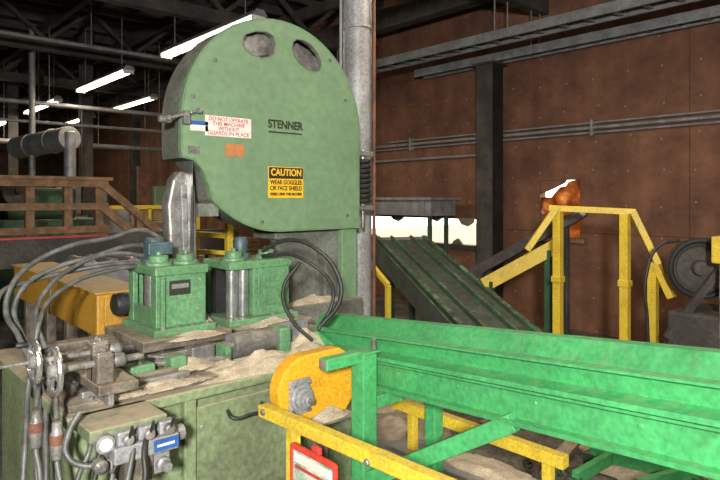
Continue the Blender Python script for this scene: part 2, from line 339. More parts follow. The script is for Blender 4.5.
bx('latch_lug','rim',1.385,1.42,YH-.03,YH+.02,2.03,2.10)
for (u,v) in ((190,150),(193,96),(345,100),(347,215),(262,222),(215,60),(330,60)):
    q=onY(u,v,YH); bolt(V(q.x,YH,q.z),(0,-1,0),.012,.008,'rim')
def sign(nm,mat,u0,v0,u1,v1,y=YH,th=.003):
    a=onY(u0,(v0+v1)/2,y); b=onY(u1,(v0+v1)/2,y); m=onY((u0+u1)/2,v0,y).z; n=onY((u0+u1)/2,v1,y).z
    bx(nm,mat,a.x,b.x,y-th,y,n,m,bev=.001); return a.x,b.x,n,m
x0,x1,z0,z1=sign('warning_notice','white',205,117,251,137)
for i,s in enumerate(["DO NOT OPERATE","THIS MACHINE","WITHOUT","GUARDS IN PLACE"]):
    text('notice_text','red',s,((x0+x1)/2,YH-.0035,z1-(z1-z0)*(.16+.23*i)),.03,w=(x1-x0)*(.85,.7,.45,.9)[i],bold=.0001)
x0,x1,z0,z1=sign('name_plate','hgreen',267,119,303,134); text('name_text','sblk','STENNER',((x0+x1)/2,YH-.0035,(z0+z1)/2+.006),.066,w=(x1-x0)*.97,bold=.002)
bx('name_underline','sblk',x0+.01,x1-.01,YH-.004,YH-.002,z0+.002,z0+.010,bev=0)
x0,x1,z0,z1=sign('caution_sign','syel',268,167,303,198)
zz=z1-(z1-z0)*.38; bx('caution_header','sblk',x0+.004,x1-.004,YH-.005,YH-.002,zz,z1-.004,bev=0)
text('caution_text','syel','CAUTION',((x0+x1)/2,YH-.006,(zz+z1)/2),.055,w=(x1-x0)*.86,bold=.0015)
for i,s in enumerate(["WEAR GOGGLES","OR FACE SHIELD","WHILE USING THIS MACHINE"]):
    text('caution_line','sblk',s,((x0+x1)/2,YH-.0045,zz-(zz-z0)*(.2+.3*i)),(.036,.036,.022)[i],w=(x1-x0)*.9,bold=.0008)
sign('maker_sticker','bluel',190,121,208,125); sign('maker_sticker','white',190,125,208,131)
sign('worn_sticker','orange',225,144,244,157)
sign('faded_label','rim',188,146,200,154,th=.001)
prism('frame_neck','rim',[(2.02,3.0,1.47),(2.62,3.0,1.47),(2.62,3.0,.5),(2.40,3.0,.5),(2.40,3.0,1.22),(2.36,3.0,1.33),(2.25,3.0,1.39),(2.02,3.0,1.40)],(0,.25,0),bev=.01)
prism('frame_rib','hgreen',[(2.54,2.95,2.0),(2.63,2.95,2.0),(2.63,2.95,.6),(2.50,2.95,.6),(2.50,2.95,1.45)],(0,.05,0),bev=.008)
prism('frame_web_plate','rim',[(2.02,3.06,1.45),(2.5,3.06,1.45),(2.5,3.06,.95),(2.12,3.06,.95),(2.12,3.06,1.25)],(0,.04,0),bev=.005)
for k in range(9): ring('spring_coil','black',(2.70,2.97,1.63+k*.033),(0,0,1),.04,.016,n=20,m=8)
cyl('spring_rod','steel',(2.70,2.97,1.45),(2.70,2.97,1.97),.014); bx('spring_bracket','rim',2.6,2.76,2.93,3.02,1.57,1.60); bx('spring_bracket','rim',2.6,2.76,2.93,3.02,1.93,1.96)
bgp=[onY(u,v,2.97) for u,v in((171,262),(168,205),(173,180),(181,171),(191,173),(195,185),(197,215),(197,262))]
prism('blade_guard','steel',bgp,(0,.09,0),bev=.012)
a=onY(183,185,2.955);b=onY(185,255,2.955); beam('blade_guide_bar','gsteel',a,b,.03,.02)
for t in(.15,.5,.85): bolt(a.lerp(b,t)+V(0,-.01,0),(0,-1,0))
bx('guide_arm','rim',1.50,1.62,2.95,3.1,1.55,1.62)
bx('saw_blade','chrome',1.455,1.457,2.93,3.04,1.0,1.9,bev=0)
# base
bx('base_frame','bgreen',.66,1.95,2.22,3.35,0.0,.86,bev=.012)
bx('base_front_panel','bgreen',1.10,1.68,2.195,2.22,.05,.82,bev=.006)
bx('base_left_door','bgreen',.70,1.05,2.20,2.22,.08,.80,bev=.006)
bx('base_plinth','grime',.62,2.0,2.16,3.4,0,.06)
bx('base_corner_post','bgreen',1.05,1.10,2.18,2.22,.06,.86)
bx('table_top','bgreen',.62,2.0,2.17,3.4,.86,.90,bev=.008)
bx('frame_foot','rim',2.0,2.66,2.9,3.35,0,.52,bev=.01); bx('frame_block','rim',1.95,2.66,2.92,3.35,.5,1.0,bev=.01)
for x in(1.13,1.65):
    for z in(.14,.74): bolt((x,2.195,z),(0,-1,0),.011,.007)
hz=onY(245,411,2.195)
hose('door_handle','black',[V(hz.x-.08,2.2,hz.z+.02),V(hz.x-.078,2.16,hz.z),V(hz.x,2.155,hz.z-.005),V(hz.x+.078,2.16,hz.z),V(hz.x+.08,2.2,hz.z+.02)],.008)
# slides : layered plates
bx('slide_bed','grime',.70,1.95,2.50,2.90,.90,.98,bev=.006)
bx('slide_way','steel',.68,1.9,2.56,2.64,.98,1.02); bx('slide_way','grime',.70,1.9,2.78,2.86,.98,1.02)
bx('cross_slide','grime',1.00,1.42,2.46,2.92,1.0,1.045,bev=.006)
bx('cross_slide','grime',1.47,1.92,2.50,2.92,1.0,1.025,bev=.006)
bx('lower_plate','grime',.64,1.22,2.22,2.50,.90,.925,bev=.005); bx('upper_plate','steel',.70,1.12,2.27,2.47,.925,.95,bev=.005)
bx('tee_bar','steel',.66,1.20,2.465,2.495,.95,.985); bx('tee_bar','grime',.74,1.08,2.30,2.325,.95,.965)
for k in range(6):
    x=.72+k*.062; bx('rack_block','grime' if k%2 else 'steel',x,x+.036,2.40,2.455,.95,.975+.008*(k%3))
bx('clamp_block','mgreen',.90,1.00,2.33,2.40,.95,.99,bev=.008); cyl('clamp_screw','steel',(.95,2.365,.98),(.95,2.365,1.03),.016,n=12)
for k in range(9): bolt((.75+k*.12,2.53,.98),(0,0,1),.013,.018)
for k in range(7): bolt((.72+k*.07,2.245,.925),(0,0,1),.011,.012)
beam('lock_lever','steel',V(1.0,2.42,1.0),V(1.16,2.36,.97),.018,.012); cyl('stop_rod','steel',(1.02,2.40,.97),(1.33,2.33,.95),.014)
bx('screw_bearing','mgreen',1.06,1.13,2.32,2.40,.925,1.0,bev=.008)
lathe('pressure_roller','steel',(1.34,2.39,.985),(1,0,0),[(.02,0),(.02,.03),(.054,.031),(.056,.04),(.056,.25),(.052,.26),(.03,.261),(.03,.34)],n=28)
bx('roller_bracket','mgreen',1.60,1.66,2.33,2.45,.90,1.04,bev=.008); bx('roller_bracket','mgreen',1.32,1.35,2.34,2.44,.90,1.0,bev=.008)
bx('side_block','mgreen',1.50,1.60,2.45,2.50,.90,1.0,bev=.006)
bx('toe_block','steel',1.20,1.31,2.42,2.5,.93,1.0,bev=.006)
bx('guide_shoe','gsteel',1.66,1.86,2.46,2.5,.92,1.03,bev=.006)

def head(x0,x1,y0,y1,z0,z1,kind):
    bx('head_flange','mgreen',x0-.025,x1+.03,y0-.04,y1+.02,z0-.03,z0,bev=.005)
    t=.025
    bx('head_back','mgreen',x0+.002,x1-.002,y1-t,y1-.002,z0,z1-.01); bx('head_top','mgreen',x0-.008,x1+.008,y0-.008,y1+.008,z1-.04,z1,bev=.006)
    bx('head_right','mgreen',x1-t,x1,y0+.003,y1-.003,z0,z1-.01)
    if kind==1:
        bx('head_front','mgreen',x0+.02,x1-.002,y0,y0+t,z0,z1-.01)
        for a,b in((y0+.002,y0+.06),(y1-.06,y1-.003)): bx('head_left_post','mgreen',x0,x0+t,a,b,z0,z1-.01)
        bx('head_left_sill','mgreen',x0+.003,x0+t,y0+.004,y1-.004,z0,z0+.08)
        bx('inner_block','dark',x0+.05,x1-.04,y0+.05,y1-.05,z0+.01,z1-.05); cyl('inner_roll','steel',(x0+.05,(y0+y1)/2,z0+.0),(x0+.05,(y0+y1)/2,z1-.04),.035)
        bx('maker_badge','sblk',x0+.06,x1-.08,y0-.003,y0,z1-.13,z1-.065,bev=0); bx('badge_strip','gsteel',x0+.07,x1-.09,y0-.0045,y0-.002,z1-.10,z1-.08,bev=0)
        bx('front_rib','mgreen',x0+.015,x0+.035,y0-.02,y0+.001,z0,z1-.04)
    else:
        bx('head_mid','mgreen',x0+.156,x1-.002,y0,y0+t,z0,z1-.01); bx('head_mid_post','mgreen',x0+.13,x0+.155,y0+.001,y1-.03,z0,z1-.01)
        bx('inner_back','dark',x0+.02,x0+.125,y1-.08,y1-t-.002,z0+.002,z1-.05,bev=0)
        for xx in(x0+.035,x0+.10): cyl('feed_roll','chrome',(xx,y0+.05,z0),(xx,y0+.05,z1-.035),.029)
        bx('front_cover','mgreen',x0+.19,x1-.03,y0-.006,y0,z0+.05,z1-.08)
    for (xx,yy) in((x0+.055,y0+.10),(x1-.06,y0+.09)) if kind==1 else ((x0+.07,y0+.09),(x1-.08,y0+.1)):
        lathe('bearing_cap','mgreen',(xx,yy,z1),(0,0,1),[(.06,0),(.06,.012),(.043,.014),(.043,.04),(.03,.045),(.012,.046),(.012,.06)],n=24)
        for k in range(6): bolt((xx+.051*math.cos(k*1.047),yy+.051*math.sin(k*1.047),z1+.012),(0,0,1),.006,.006)
    for k in range(4): bolt((x0+.02+(x1-x0-.03)*k/3,y0-.022,z0),(0,0,1),.010,.012)
    for z in(z0+.08,z1-.07): bolt((x1-.03,y0,z),(0,-1,0),.008,.006)
head(1.095,1.335,2.55,2.87,1.075,1.345,1)
head(1.49,1.84,2.60,2.86,1.055,1.335,2)
lathe('feed_motor','blue',V(1.20,2.82,1.345),(0,0,1),[(.06,0),(.06,.02),(.045,.021),(.05,.03),(.05,.10),(.04,.115),(.02,.116)],n=24)
bx('motor_port','blue',1.14,1.26,2.74,2.79,1.38,1.44,bev=.006)
lathe('feed_motor','blue',(1.64,2.76,1.335),(0,0,1),[(.05,0),(.05,.02),(.035,.03),(.04,.09),(.03,.11)],n=24)
lathe('small_motor','black',onY(112,305,2.9),(1,0,0),[(.03,0),(.05,.01),(.055,.03),(.055,.12),(.04,.14)],n=24)
def hwheel(c,r):
    ring('handwheel_rim','chrome',c,(1,0,0),r,.010,n=36,m=8)
    lathe('handwheel_hub','steel',c+V(-.02,0,0),(1,0,0),[(.012,0),(.022,.005),(.022,.04),(.012,.06)],n=16)
    for k in range(4):
        a=2*math.pi*k/4+.4; cyl('handwheel_spoke','chrome',c,c+V(0,math.cos(a),math.sin(a))*r,.006,n=8)
    a=.9; q=c+V(0,math.cos(a),math.sin(a))*r; lathe('handwheel_knob','black',q,(-1,0,0),[(.006,0),(.010,.01),(.011,.03),(.007,.045)],n=12)
c1=at(34,362,1.98); c2=at(54,371,1.98)
hwheel(c1,.066); hwheel(c2,.075)
cyl('wheel_shaft','steel',c1,V(.80,c1.y,c1.z),.009); cyl('wheel_shaft','steel',c2,V(.86,c2.y,c2.z),.012)
cyl('wheel_shaft','steel',c1+V(-.16,0,0),c1,.006)
ya=min(c1.y,c2.y)-.05
bx('screw_carrier','grime',.70,.84,ya,2.5,.975,1.01,bev=.006); bx('screw_carrier_rib','steel',.74,.76,ya+.02,2.5,.93,.975)
for c in(c1,c2):
    bx('shaft_bearing','grime',.70,.76,c.y-.035,c.y+.035,1.01,c.z+.032,bev=.008)
    bx('bearing_clamp','steel',.705,.755,c.y-.028,c.y+.028,c.z+.032,c.z+.040); bolt((.73,c.y-.015,c.z+.04),(0,0,1),.007,.01); bolt((.73,c.y+.015,c.z+.04),(0,0,1),.007,.01)
    lathe('shaft_collar','steel',V(.76,c.y,c.z),(1,0,0),[(.02,0),(.024,.01),(.024,.04),(.016,.05)],n=16)
bx('front_apron','bgreen',.64,.90,2.0,2.2,.86,.90,bev=.006)
prism('apron_gusset','bgreen',[(.74,2.2,.86),(.74,2.02,.86),(.74,2.2,.66)],(.015,0,0))
def vb():
    bx('valve_manifold','gsteel',.70,.92,1.95,2.08,.79,.845,bev=.006)
    for k in range(3):
        x=.715+k*.07; bx('valve_body','gsteel',x,x+.055,1.96,2.00,.845,.89,bev=.006); cyl('valve_spool','steel',(x+.027,1.93,.868),(x+.027,1.96,.868),.017)
        cyl('valve_lever','black',(x+.027,1.94,.868),(x+.027,1.91,.92),.005,n=8)
    bx('valve_label','bluel',.83,.915,1.946,1.95,.80,.838,bev=0); bx('label_line','white',.84,.90,1.944,1.947,.815,.823,bev=0)
    lathe('pressure_gauge','gsteel',(.68,2.0,.86),(0,-1,0),[(.03,0),(.03,.03),(.025,.032)],n=20); lathe('gauge_face','white',(.68,1.969,.86),(0,-1,0),[(.021,0),(.021,.002)],n=20)
    lathe('gauge_knob','steel',(.66,1.98,.80),(0,-1,0),[(.022,0),(.022,.03),(.012,.04)],n=20)
    bx('valve_bracket','bgreen',.72,.92,2.08,2.2,.76,.80); lathe('solenoid','gsteel',(.92,2.01,.82),(1,0,0),[(.027,0),(.027,.04),(.015,.045)],n=16)
    bx('valve_body','grime',.74,.84,1.97,2.08,.70,.79,bev=.008); lathe('valve_port','gsteel',(.87,1.98,.745),(0,-1,0),[(.024,0),(.024,.02),(.016,.025),(.016,.05)],n=16)
    bx('valve_body','gsteel',.84,.90,1.98,2.08,.71,.79,bev=.006)
vb()
def H(mat,r,*pts): hose('hydraulic_hose',mat,[at(*p) for p in pts],r)
H('hose',.011,(160,238,2.95),(143,230,2.9),(110,238,2.8),(70,246,2.65),(35,262,2.55),(12,285,2.45),(6,312,2.4),(18,335,2.35),(30,365,2.3),(38,400,2.25),(36,440,2.2),(38,500,2.15))
H('hose',.011,(160,246,2.95),(130,246,2.85),(95,256,2.7),(55,268,2.6),(25,286,2.5),(14,310,2.45),(22,335,2.4),(33,360,2.35),(44,400,2.3),(46,440,2.2),(46,500,2.1))
H('hose',.010,(150,256,2.9),(110,254,2.75),(72,268,2.6),(45,292,2.5),(36,318,2.42),(44,345,2.38),(52,375,2.35),(56,420,2.3),(57,500,2.2))
H('hose',.010,(146,265,2.8),(112,270,2.7),(75,282,2.6),(50,300,2.5),(40,320,2.4),(34,350,2.35),(28,390,2.3),(26,430,2.2),(22,500,2.1))
H('hose',.010,(135,262,2.8),(100,266,2.7),(50,276,2.6),(18,285,2.5),(2,292,2.4),(-8,320,2.3))
H('black',.011,(262,250,3.1),(290,240,3.05),(318,250,3.0),(338,275,2.98),(340,300,2.95),(322,325,2.9))
H('black',.009,(262,256,3.05),(285,254,3.0),(308,262,2.95),(330,282,2.95),(333,300,2.95),(318,330,2.9))
H('black',.009,(300,262,2.95),(283,290,2.9),(292,320,2.85),(312,340,2.8))
for i in range(6):
    u=92+i*11; H('black' if i%2 else 'hose',.009,(u,432+3*(i%2),2.0),(u-3,452,1.96),(u-14+6*(i%3),478,1.93),(u-18,520,1.9))
H('hose',.010,(80,412,1.98),(70,430,1.95),(67,455,1.93),(86,466,1.93),(110,460,1.95))
H('hose',.009,(36,408,1.95),(38,390,2.0),(48,378,2.25)); H('hose',.009,(57,420,1.95),(56,400,2.0),(60,385,2.25))
H('hose',.009,(36,452,1.95),(40,475,1.93),(38,520,1.9)); H('hose',.009,(57,462,1.95),(60,480,1.93),(70,520,1.9))
for (u,v) in((36,428),(57,440)):
    c=at(u,v,1.95); lathe('hose_coupling','steel',c,(0,0,1),[(.012,-.065),(.017,-.06),(.021,-.02),(.021,.02),(.016,.035),(.016,.055),(.010,.06)],n=12)
    lathe('coupling_band','rust',c,(0,0,1),[(.023,-.012),(.023,.02)],n=12)
for (cx,cy,cz,rx,ry,h,sd) in((1.46,2.265,.9,.40,.09,.065,1),(1.16,2.36,.945,.12,.09,.035,4),(1.78,2.36,.9,.17,.13,.10,7),(1.39,2.7,1.03,.07,.16,.05,9),(.95,2.235,.922,.26,.05,.02,12),(1.5,2.46,.9,.16,.07,.06,13),(1.25,2.485,1.035,.16,.06,.025,17),
    (1.30,2.30,.9,.16,.09,.06,31),(.85,2.43,.95,.14,.06,.025,32),(1.68,2.54,1.02,.2,.05,.03,33),(.85,2.66,.98,.14,.10,.03,34),(1.62,2.24,.9,.14,.06,.05,35),(2.3,2.98,1.0,.25,.05,.05,36)):
    mound('sawdust_pile','dust',(cx,cy,cz),rx,ry,h,seed=sd)
# yellow belt guard of the rear drive
bx('belt_guard_body','dyellow',1.0,1.24,3.02,4.7,.97,1.18,bev=.01); bx('belt_guard_lid','dyellow',.985,1.255,3.0,4.72,1.18,1.19)
for y in(3.6,4.5): bx('belt_guard_leg','grime',1.03,1.09,y,y+.06,0,.97); bx('belt_guard_leg','grime',1.16,1.22,y,y+.06,0,.97)
bx('belt_guard_seam','grime',.995,1.0,3.8,3.83,.97,1.18)
bx('belt_guard_end_cap','dyellow',1.03,1.21,3.0,3.02,1.0,1.16)

# ================================================================= GREEN CONVEYOR
G('trough_conveyor',(1.8,1.5,0))
P0=V(1.85,2.37,1.0); T=V(-.131,-.991,.108); N=V(.991,-.131,0); LEN=3.4
def cp(n,z,t=0): return P0+N*n+V(0,0,z)+T*t
def cs(nm,prof,t0,t1,mat='cgreen',th=.008): return strip(nm,mat,[cp(n,z,t0) for n,z in prof],T*(t1-t0),th=th)
cs('far_wall',[(.19,-.09),(.22,-.045),(.265,.02),(.30,.024),(.302,.012)],-.40,LEN)
cs('bed',[(.03,-.09),(.19,-.09)],-.30,LEN,th=.01)
cs('near_wall',[(-.03,.0),(.0,.004),(.03,-.09)],0.0,LEN)
cs('near_ledge',[(.02,-.070),(-.045,-.078),(-.047,-.090)],.12,LEN)
cs('side_channel',[(-.040,-.100),(0,-.095),(0,-.205),(-.045,-.21),(-.047,-.197)],.16,LEN)
cs('far_channel',[(.24,-.10),(.21,-.10),(.21,-.21),(.25,-.21)],.16,LEN)
prism('end_gusset','cgreen',[cp(-.02,0,0),cp(0,-.10,.03),cp(0,-.21,.16),cp(0,-.09,.2)],N*.008,bev=0)
prism('end_tongue','cgreen',[cp(.02,-.08,0),cp(.19,-.09,-.3),cp(.265,.02,-.4),cp(.27,-.09,-.35),cp(.1,-.11,.02)],V(0,0,-.006),bev=0)
for t in(.5,1.1,1.7,2.3,2.9):
    beam('wall_stiffener','cgreen',cp(.29,.0,t),cp(.22,-.18,t),.03,.008); beam('cross_member','cgreen',cp(0,-.19,t),cp(.21,-.19,t),.04,.02)
for t in [.3+.35*k for k in range(9)]: bolt(cp(-.001,-.14,t),-N,.008,.006,'cgreen')
cs('belt',[(.045,-.08),(.175,-.08)],-.2,LEN,mat='plank',th=.006)
bx('leg_post','cgreen',1.58,1.655,1.735,1.81,0,1.035,bev=.006); bx('foot_plate','cgreen',1.54,1.70,1.70,1.85,0,.012)
bx('post_cap','cgreen',1.57,1.665,1.725,1.82,1.035,1.042)
bx('bracket_arm','cgreen',1.405,1.585,1.745,1.795,1.0,1.045,bev=.005); bx('bracket_stub','cgreen',1.655,1.84,1.75,1.80,.80,.85)
bx('arm_end','grime',1.403,1.406,1.75,1.79,1.005,1.04,bev=0)
cyl('tension_rod','grime',(1.67,1.77,.7),(1.67,1.77,1.08),.01)
bx('leg_post','cgreen',2.02,2.08,1.75,1.81,0,.84,bev=.006)
beam('brace','cgreen',cp(-.02,-.21,1.28),V(1.60,1.72,.55),.035,.06)
q=cp(0,-.21,2.6); bx('leg_post','cgreen',q.x-.035,q.x+.035,q.y-.035,q.y+.035,0,q.z,bev=.006); bx('leg_post','cgreen',q.x+.18,q.x+.25,q.y-.035,q.y+.035,0,q.z,bev=.006)
prism('return_slide','gsteel',[(2.02,2.2,.42),(2.50,2.2,.30),(2.50,.2,.30),(2.02,.2,.42)],(0,0,.02))
for y in(.3,2.1): bx('slide_leg','dgreen',2.05,2.09,y,y+.04,0,.40); bx('slide_leg','dgreen',2.44,2.48,y,y+.04,0,.31)
beam('under_rail','yellow',V(2.16,2.15,.62),V(2.16,1.2,.62),.05,.05)
for y in(2.05,1.3): bx('under_rail_post','yellow',2.18,2.22,y-.02,y+.02,0,.6)
mound('sawdust_pile','dust',(2.28,1.7,.36),.2,.35,.05,seed=40)

G('chain_guard',(1.5,1.95,0))
def gpl():
    pts=[]; c=(1.45,.885); r=.135
    for a in range(90,271,15): pts.append((c[0]+r*math.cos(math.radians(a)),1.93,c[1]+r*math.sin(math.radians(a))))
    pts+=[(1.66,1.93,.75),(1.70,1.93,.80),(1.70,1.93,.97),(1.63,1.93,1.02)]
    return pts
prism('guard_shell','oyellow',gpl(),(0,.07,0),bev=.008)
hc=V(1.41,1.93,.865)
bx('bearing_plate','gsteel',1.36,1.46,1.915,1.93,.795,.935,bev=.006)
lathe('bearing_housing','gsteel',hc+V(0,-.015,0),(0,-1,0),[(.052,0),(.052,.012),(.042,.016),(.042,.03),(.030,.034),(.030,.045),(.018,.046),(.018,.06),(.014,.062)],n=28)
lathe('shaft_end','chrome',hc+V(0,-.07,0),(0,-1,0),[(.013,0),(.013,.02),(.010,.022)],n=20)
for a,b in((.038,.055),(-.038,.055),(.038,-.055),(-.038,-.055)): bolt(hc+V(a,-.015,b),(0,-1,0),.009,.012)
bx('support_foot','grime',1.50,1.58,1.95,1.99,0,.78)
bx('chip_shelf','grime',1.40,1.66,1.86,1.95,.745,.757); mound('sawdust_pile','dust',(1.54,1.905,.757),.12,.045,.035,seed=5)

G('barrier_rail',(1.27,1.3,0))
a=V(1.27,1.97,.835); b=V(1.27,.55,.875); beam('rail','yellow',a,b,.045,.045)
for y in(1.77,.75): bx('rail_post','yellow',1.25,1.29,y-.02,y+.02,0,.83)
for y in(1.93,1.35): bolt((1.247,y,.84),(-1,0,0))
G('framed_notice',(1.22,1.7,.7))
xn=1.22
yA=onX(293,430,xn).y; yB=onX(336,440,xn).y
z1_=.80; z0_=.52
bx('backing','picture',xn-.004,xn+.004,yB,yA,z0_,z1_,bev=0)
for (a,b,c,d) in((yB,yA,z1_-.015,z1_+.005),(yB,yA,z0_-.005,z0_+.015)): bx('frame_edge','red',xn-.01,xn+.005,a,b,c,d)
for y in(yA,yB): bx('frame_edge','red',xn-.01,xn+.005,y-.007,y+.007,z0_,z1_)
bx('notice_panel','white',xn-.006,xn-.004,yB+.015,yA-.015,z1_-.055,z1_-.025,bev=0); bx('notice_stripe','red',xn-.0065,xn-.004,yB+.02,yA-.02,z1_-.075,z1_-.065,bev=0)
bx('hanger','red',xn+.004,xn+.022,(yA+yB)/2-.02,(yA+yB)/2+.02,.78,.82)

# ================================================================= RIGHT BACKGROUND
def incline(nm,a,b,w,belt,side,sideh=.14,legs=True,clw=.05):
    G(nm,((a+b)/2).to_tuple()); ax,s,u=fr(b-a)
    beam('belt',belt,a+u*.02,b+u*.02,w-.04,.02,bev=0)
    for k in(-1,1): beam('side_rail',side,a+s*k*w/2,b+s*k*w/2,clw,sideh)
    for p in(a,b): cyl('end_drum','steel',p-s*w/2,p+s*w/2,.05)
    if legs:
        for t in(.15,.85):
            p=a.lerp(b,t)
            for k in(-1,1):
                q=p+s*k*w/2; bx('leg',side,q.x-.03,q.x+.03,q.y-.03,q.y+.03,0,q.z)
    return ax,s,u
a=V(5.10,4.95,1.14);b=V(4.0,2.7,.50)
ax,s,u=incline('inclined_conveyor',a,b,.58,'belt','dgreen')
for k in(-1,1): beam('belt_guide','dgreen',a+s*k*.12+u*.05,b+s*k*.12+u*.05,.025,.05)
beam('side_cover','belt',a+s*.36-u*.05,b+s*.36-u*.05,.02,.22); beam('side_cover','dgreen',a-s*.34-u*.06,b-s*.34-u*.06,.02,.20)
incline('inclined_conveyor.001',at(468,276,6.4),at(582,213,5.9),.35,'gsteel','beam',sideh=.10)
incline('inclined_conveyor.002',at(392,252,7.7),at(470,305,6.3),.30,'gsteel','dgreen')
G('yellow_beam',at(520,268,5.6)); a=at(484,285,5.7); b=at(556,246,5.5); beam('beam','yellow',a,b,.05,.13)
for t in(.1,.9):
    p=a.lerp(b,t); bx('leg','dgreen',p.x-.03,p.x+.03,p.y-.03,p.y+.03,0,p.z)
G('handrail',at(600,300,4.9))
A=at(558,211,5.0); B=at(625,214,4.75); C=at(653,262,4.7)
for p in(A,B,C): bx('post','yellow',p.x-.033,p.x+.033,p.y-.033,p.y+.033,0,p.z)
beam('top_rail','yellow',at(549,208,5.02),at(636,212,4.74),.05,.05)
beam('sloped_rail','yellow',at(556,208,5.0),at(527,250,5.05),.09,.05)
beam('sloped_rail','yellow',at(633,212,4.74),at(658,264,4.68),.09,.05)
beam('sloped_rail','yellow',at(655,262,4.69),at(672,298,4.6),.08,.05)
for p in(A,B): bx('foot_plate','yellow',p.x-.07,p.x+.07,p.y-.07,p.y+.07,0,.012); bx('clamp','yellow',p.x-.042,p.x+.042,p.y-.042,p.y+.042,.95,1.0)
G('guard_hoop',at(380,280,5.2)); a=at(369,262,5.3); b=at(388,285,5.1)
beam('hoop_rail','yellow',a,b,.04,.04)
for p in(a,b): bx('hoop_post','yellow',p.x-.02,p.x+.02,p.y-.02,p.y+.02,0,p.z)
G('debarker_motor',at(700,290,4.2))
c=at(700,268,4.3)
lathe('belt_pulley_guard','beam',c,(-.9,-.6,0),[(.05,-.15),(.19,-.14),(.20,-.12),(.20,0),(.17,.02),(.15,.0),(.06,.0),(.05,.05),(.02,.06)],n=36)
ring('pulley_hoop','dark',c+V(-.03,-.02,0),(-.9,-.6,0),.20,.02)
lathe('motor_body','dark',c+V(.1,-.25,-.1),(.8,-.6,0),[(.06,0),(.15,.02),(.16,.05),(.16,.4),(.1,.45)],n=28)
for k in range(6): ring('cooling_fin','beam',c+V(.1,-.25,-.1)+V(.8,-.6,0)*(.08+.05*k),(.8,-.6,0),.165,.008,n=24,m=6)
bx('pedestal','beam',c.x-.2,c.x+.35,c.y-.5,c.y+.15,0,c.z-.30,bev=.02)
beam('strut','beam',c+V(-.2,.15,-.5),c+V(.1,-.2,.15),.05,.05)
d=at(724,250,4.0); bx('switch_guard','yellow',d.x-.06,d.x+.12,d.y-.06,d.y+.06,d.z-.09,d.z+.09,bev=.01); bx('switch_post','grime',d.x,d.x+.06,d.y-.03,d.y+.03,0,d.z-.09)
hose('cable','black',[c+V(-.1,.1,.20),c+V(-.2,.2,.16),c+V(-.28,.26,-.05),c+V(-.26,.26,-.4),c+V(-.2,.25,-c.z+.03)],.012)
G('chip_hopper',(6.4,6.6,0))
bx('bin','gsteel',6.2,6.75,5.45,8.2,1.40,1.62,bev=.01); bx('bin_lip','gsteel',6.15,6.8,5.4,8.25,1.62,1.66)
for y in(5.55,6.9,8.1): bx('bin_rib','gsteel',6.17,6.2,y,y+.05,1.40,1.62)
for y in(5.5,8.1): bx('bin_leg','dgreen',6.6,6.65,y,y+.05,0,1.40); bx('bin_leg','dgreen',6.25,6.30,y,y+.05,0,1.40)
G('floor_debris',(4,2.5,0))
for i in range(80):
    x=random.uniform(2.6,6.8); y=random.uniform(.2,4.0); a=random.uniform(0,3.1); l=random.uniform(.08,.5)
    beam('scrap','plank' if i%3 else 'grime',V(x,y,.02),V(x+l*math.cos(a),y+l*math.sin(a),.02+random.uniform(0,.04)),random.uniform(.03,.09),.02,bev=0)
for i in range(12):
    mound('dirt_pile','dust' if i%3==0 else 'grime',(random.uniform(3,6.6),random.uniform(.5,3.8),0),random.uniform(.3,.7),random.uniform(.3,.7),random.uniform(.06,.3),seed=20+i)
c=onZ(543,466,.02); G('chain_pile',c)
for i in range(26):
    a=random.uniform(0,6.28); r=random.uniform(0,.13)
    ring('link','rust' if i%3 else 'dgreen',c+V(r*math.cos(a),r*math.sin(a),.02+.05*(1-r/.13)),(random.uniform(-1,1),random.uniform(-1,1),random.uniform(.2,1)),.028,.008,n=14,m=6)
G('floor_frame',(2.9,.9,0))
for (u0,v0,u1,v1) in((590,452,700,478),(575,478,640,440),(640,486,720,462)):
    a=onZ(u0,v0,.12); b=onZ(u1,v1,.12); beam('frame_bar','cgreen',a,b,.04,.07)
    for q in(a,b): bx('frame_foot','dgreen',q.x-.03,q.x+.03,q.y-.03,q.y+.03,0,.12)

# ================================================================= LEFT BACKGROUND
G('timber_stair_platform',(2,7.8,0))
Y=7.5
bx('deck','wood',.6,2.55,Y-.05,8.7,.98,1.06)
for x in(.7,1.3,1.75,2.15,2.5): bx('rail_post','wood',x-.045,x+.045,Y-.045,Y+.045,0,1.86)
for z in(1.82,1.55,1.28): bx('rail_board','wood',.6,2.6,Y-.07,Y-.03,z-.04,z+.04)
bx('hand_rail','wood',.55,2.65,Y-.08,Y+.06,1.86,1.90)
for z0 in(1.84,1.56,1.03): beam('stair_rail','wood',V(2.5,Y-.05,z0),V(3.35,Y-.05,z0-.72),.05,.09)
for k in range(5): bx('stair_tread','wood',2.55+k*.19,2.75+k*.19,Y-.05,Y+.85,.86-k*.19,.90-k*.19)
bx('rail_post','wood',2.95,3.03,Y-.05,Y+.04,0,1.46); bx('rail_post','wood',3.3,3.38,Y-.05,Y+.04,0,1.14)
bx('stair_support','wood',1.0,1.1,8.5,8.6,0,.98)
G('board_edger',(2.3,9.5,0))
bx('body','dgreen',1.7,3.1,9.2,10.2,0,1.35,bev=.02); bx('hood','dgreen',1.9,2.8,9.3,10.0,1.35,1.8,bev=.05); bx('side_cabinet','gsteel',3.1,3.5,9.1,9.8,0,1.5,bev=.02)
lathe('pulley','beam',(2.0,9.2,1.75),(0,-1,0),[(.2,0),(.2,.06),(.16,.07),(.05,.07),(.04,.1)],n=28)
bx('rail','yellow',2.9,4.6,8.9,8.96,1.48,1.54)
for x in(2.95,3.7,4.5): bx('rail_post','yellow',x,x+.05,8.9,8.96,0,1.5)
bx('bench','plank',3.5,4.6,9.4,10.6,1.1,1.25); bx('bench_body','grime',3.55,4.5,9.5,10.5,0,1.1)
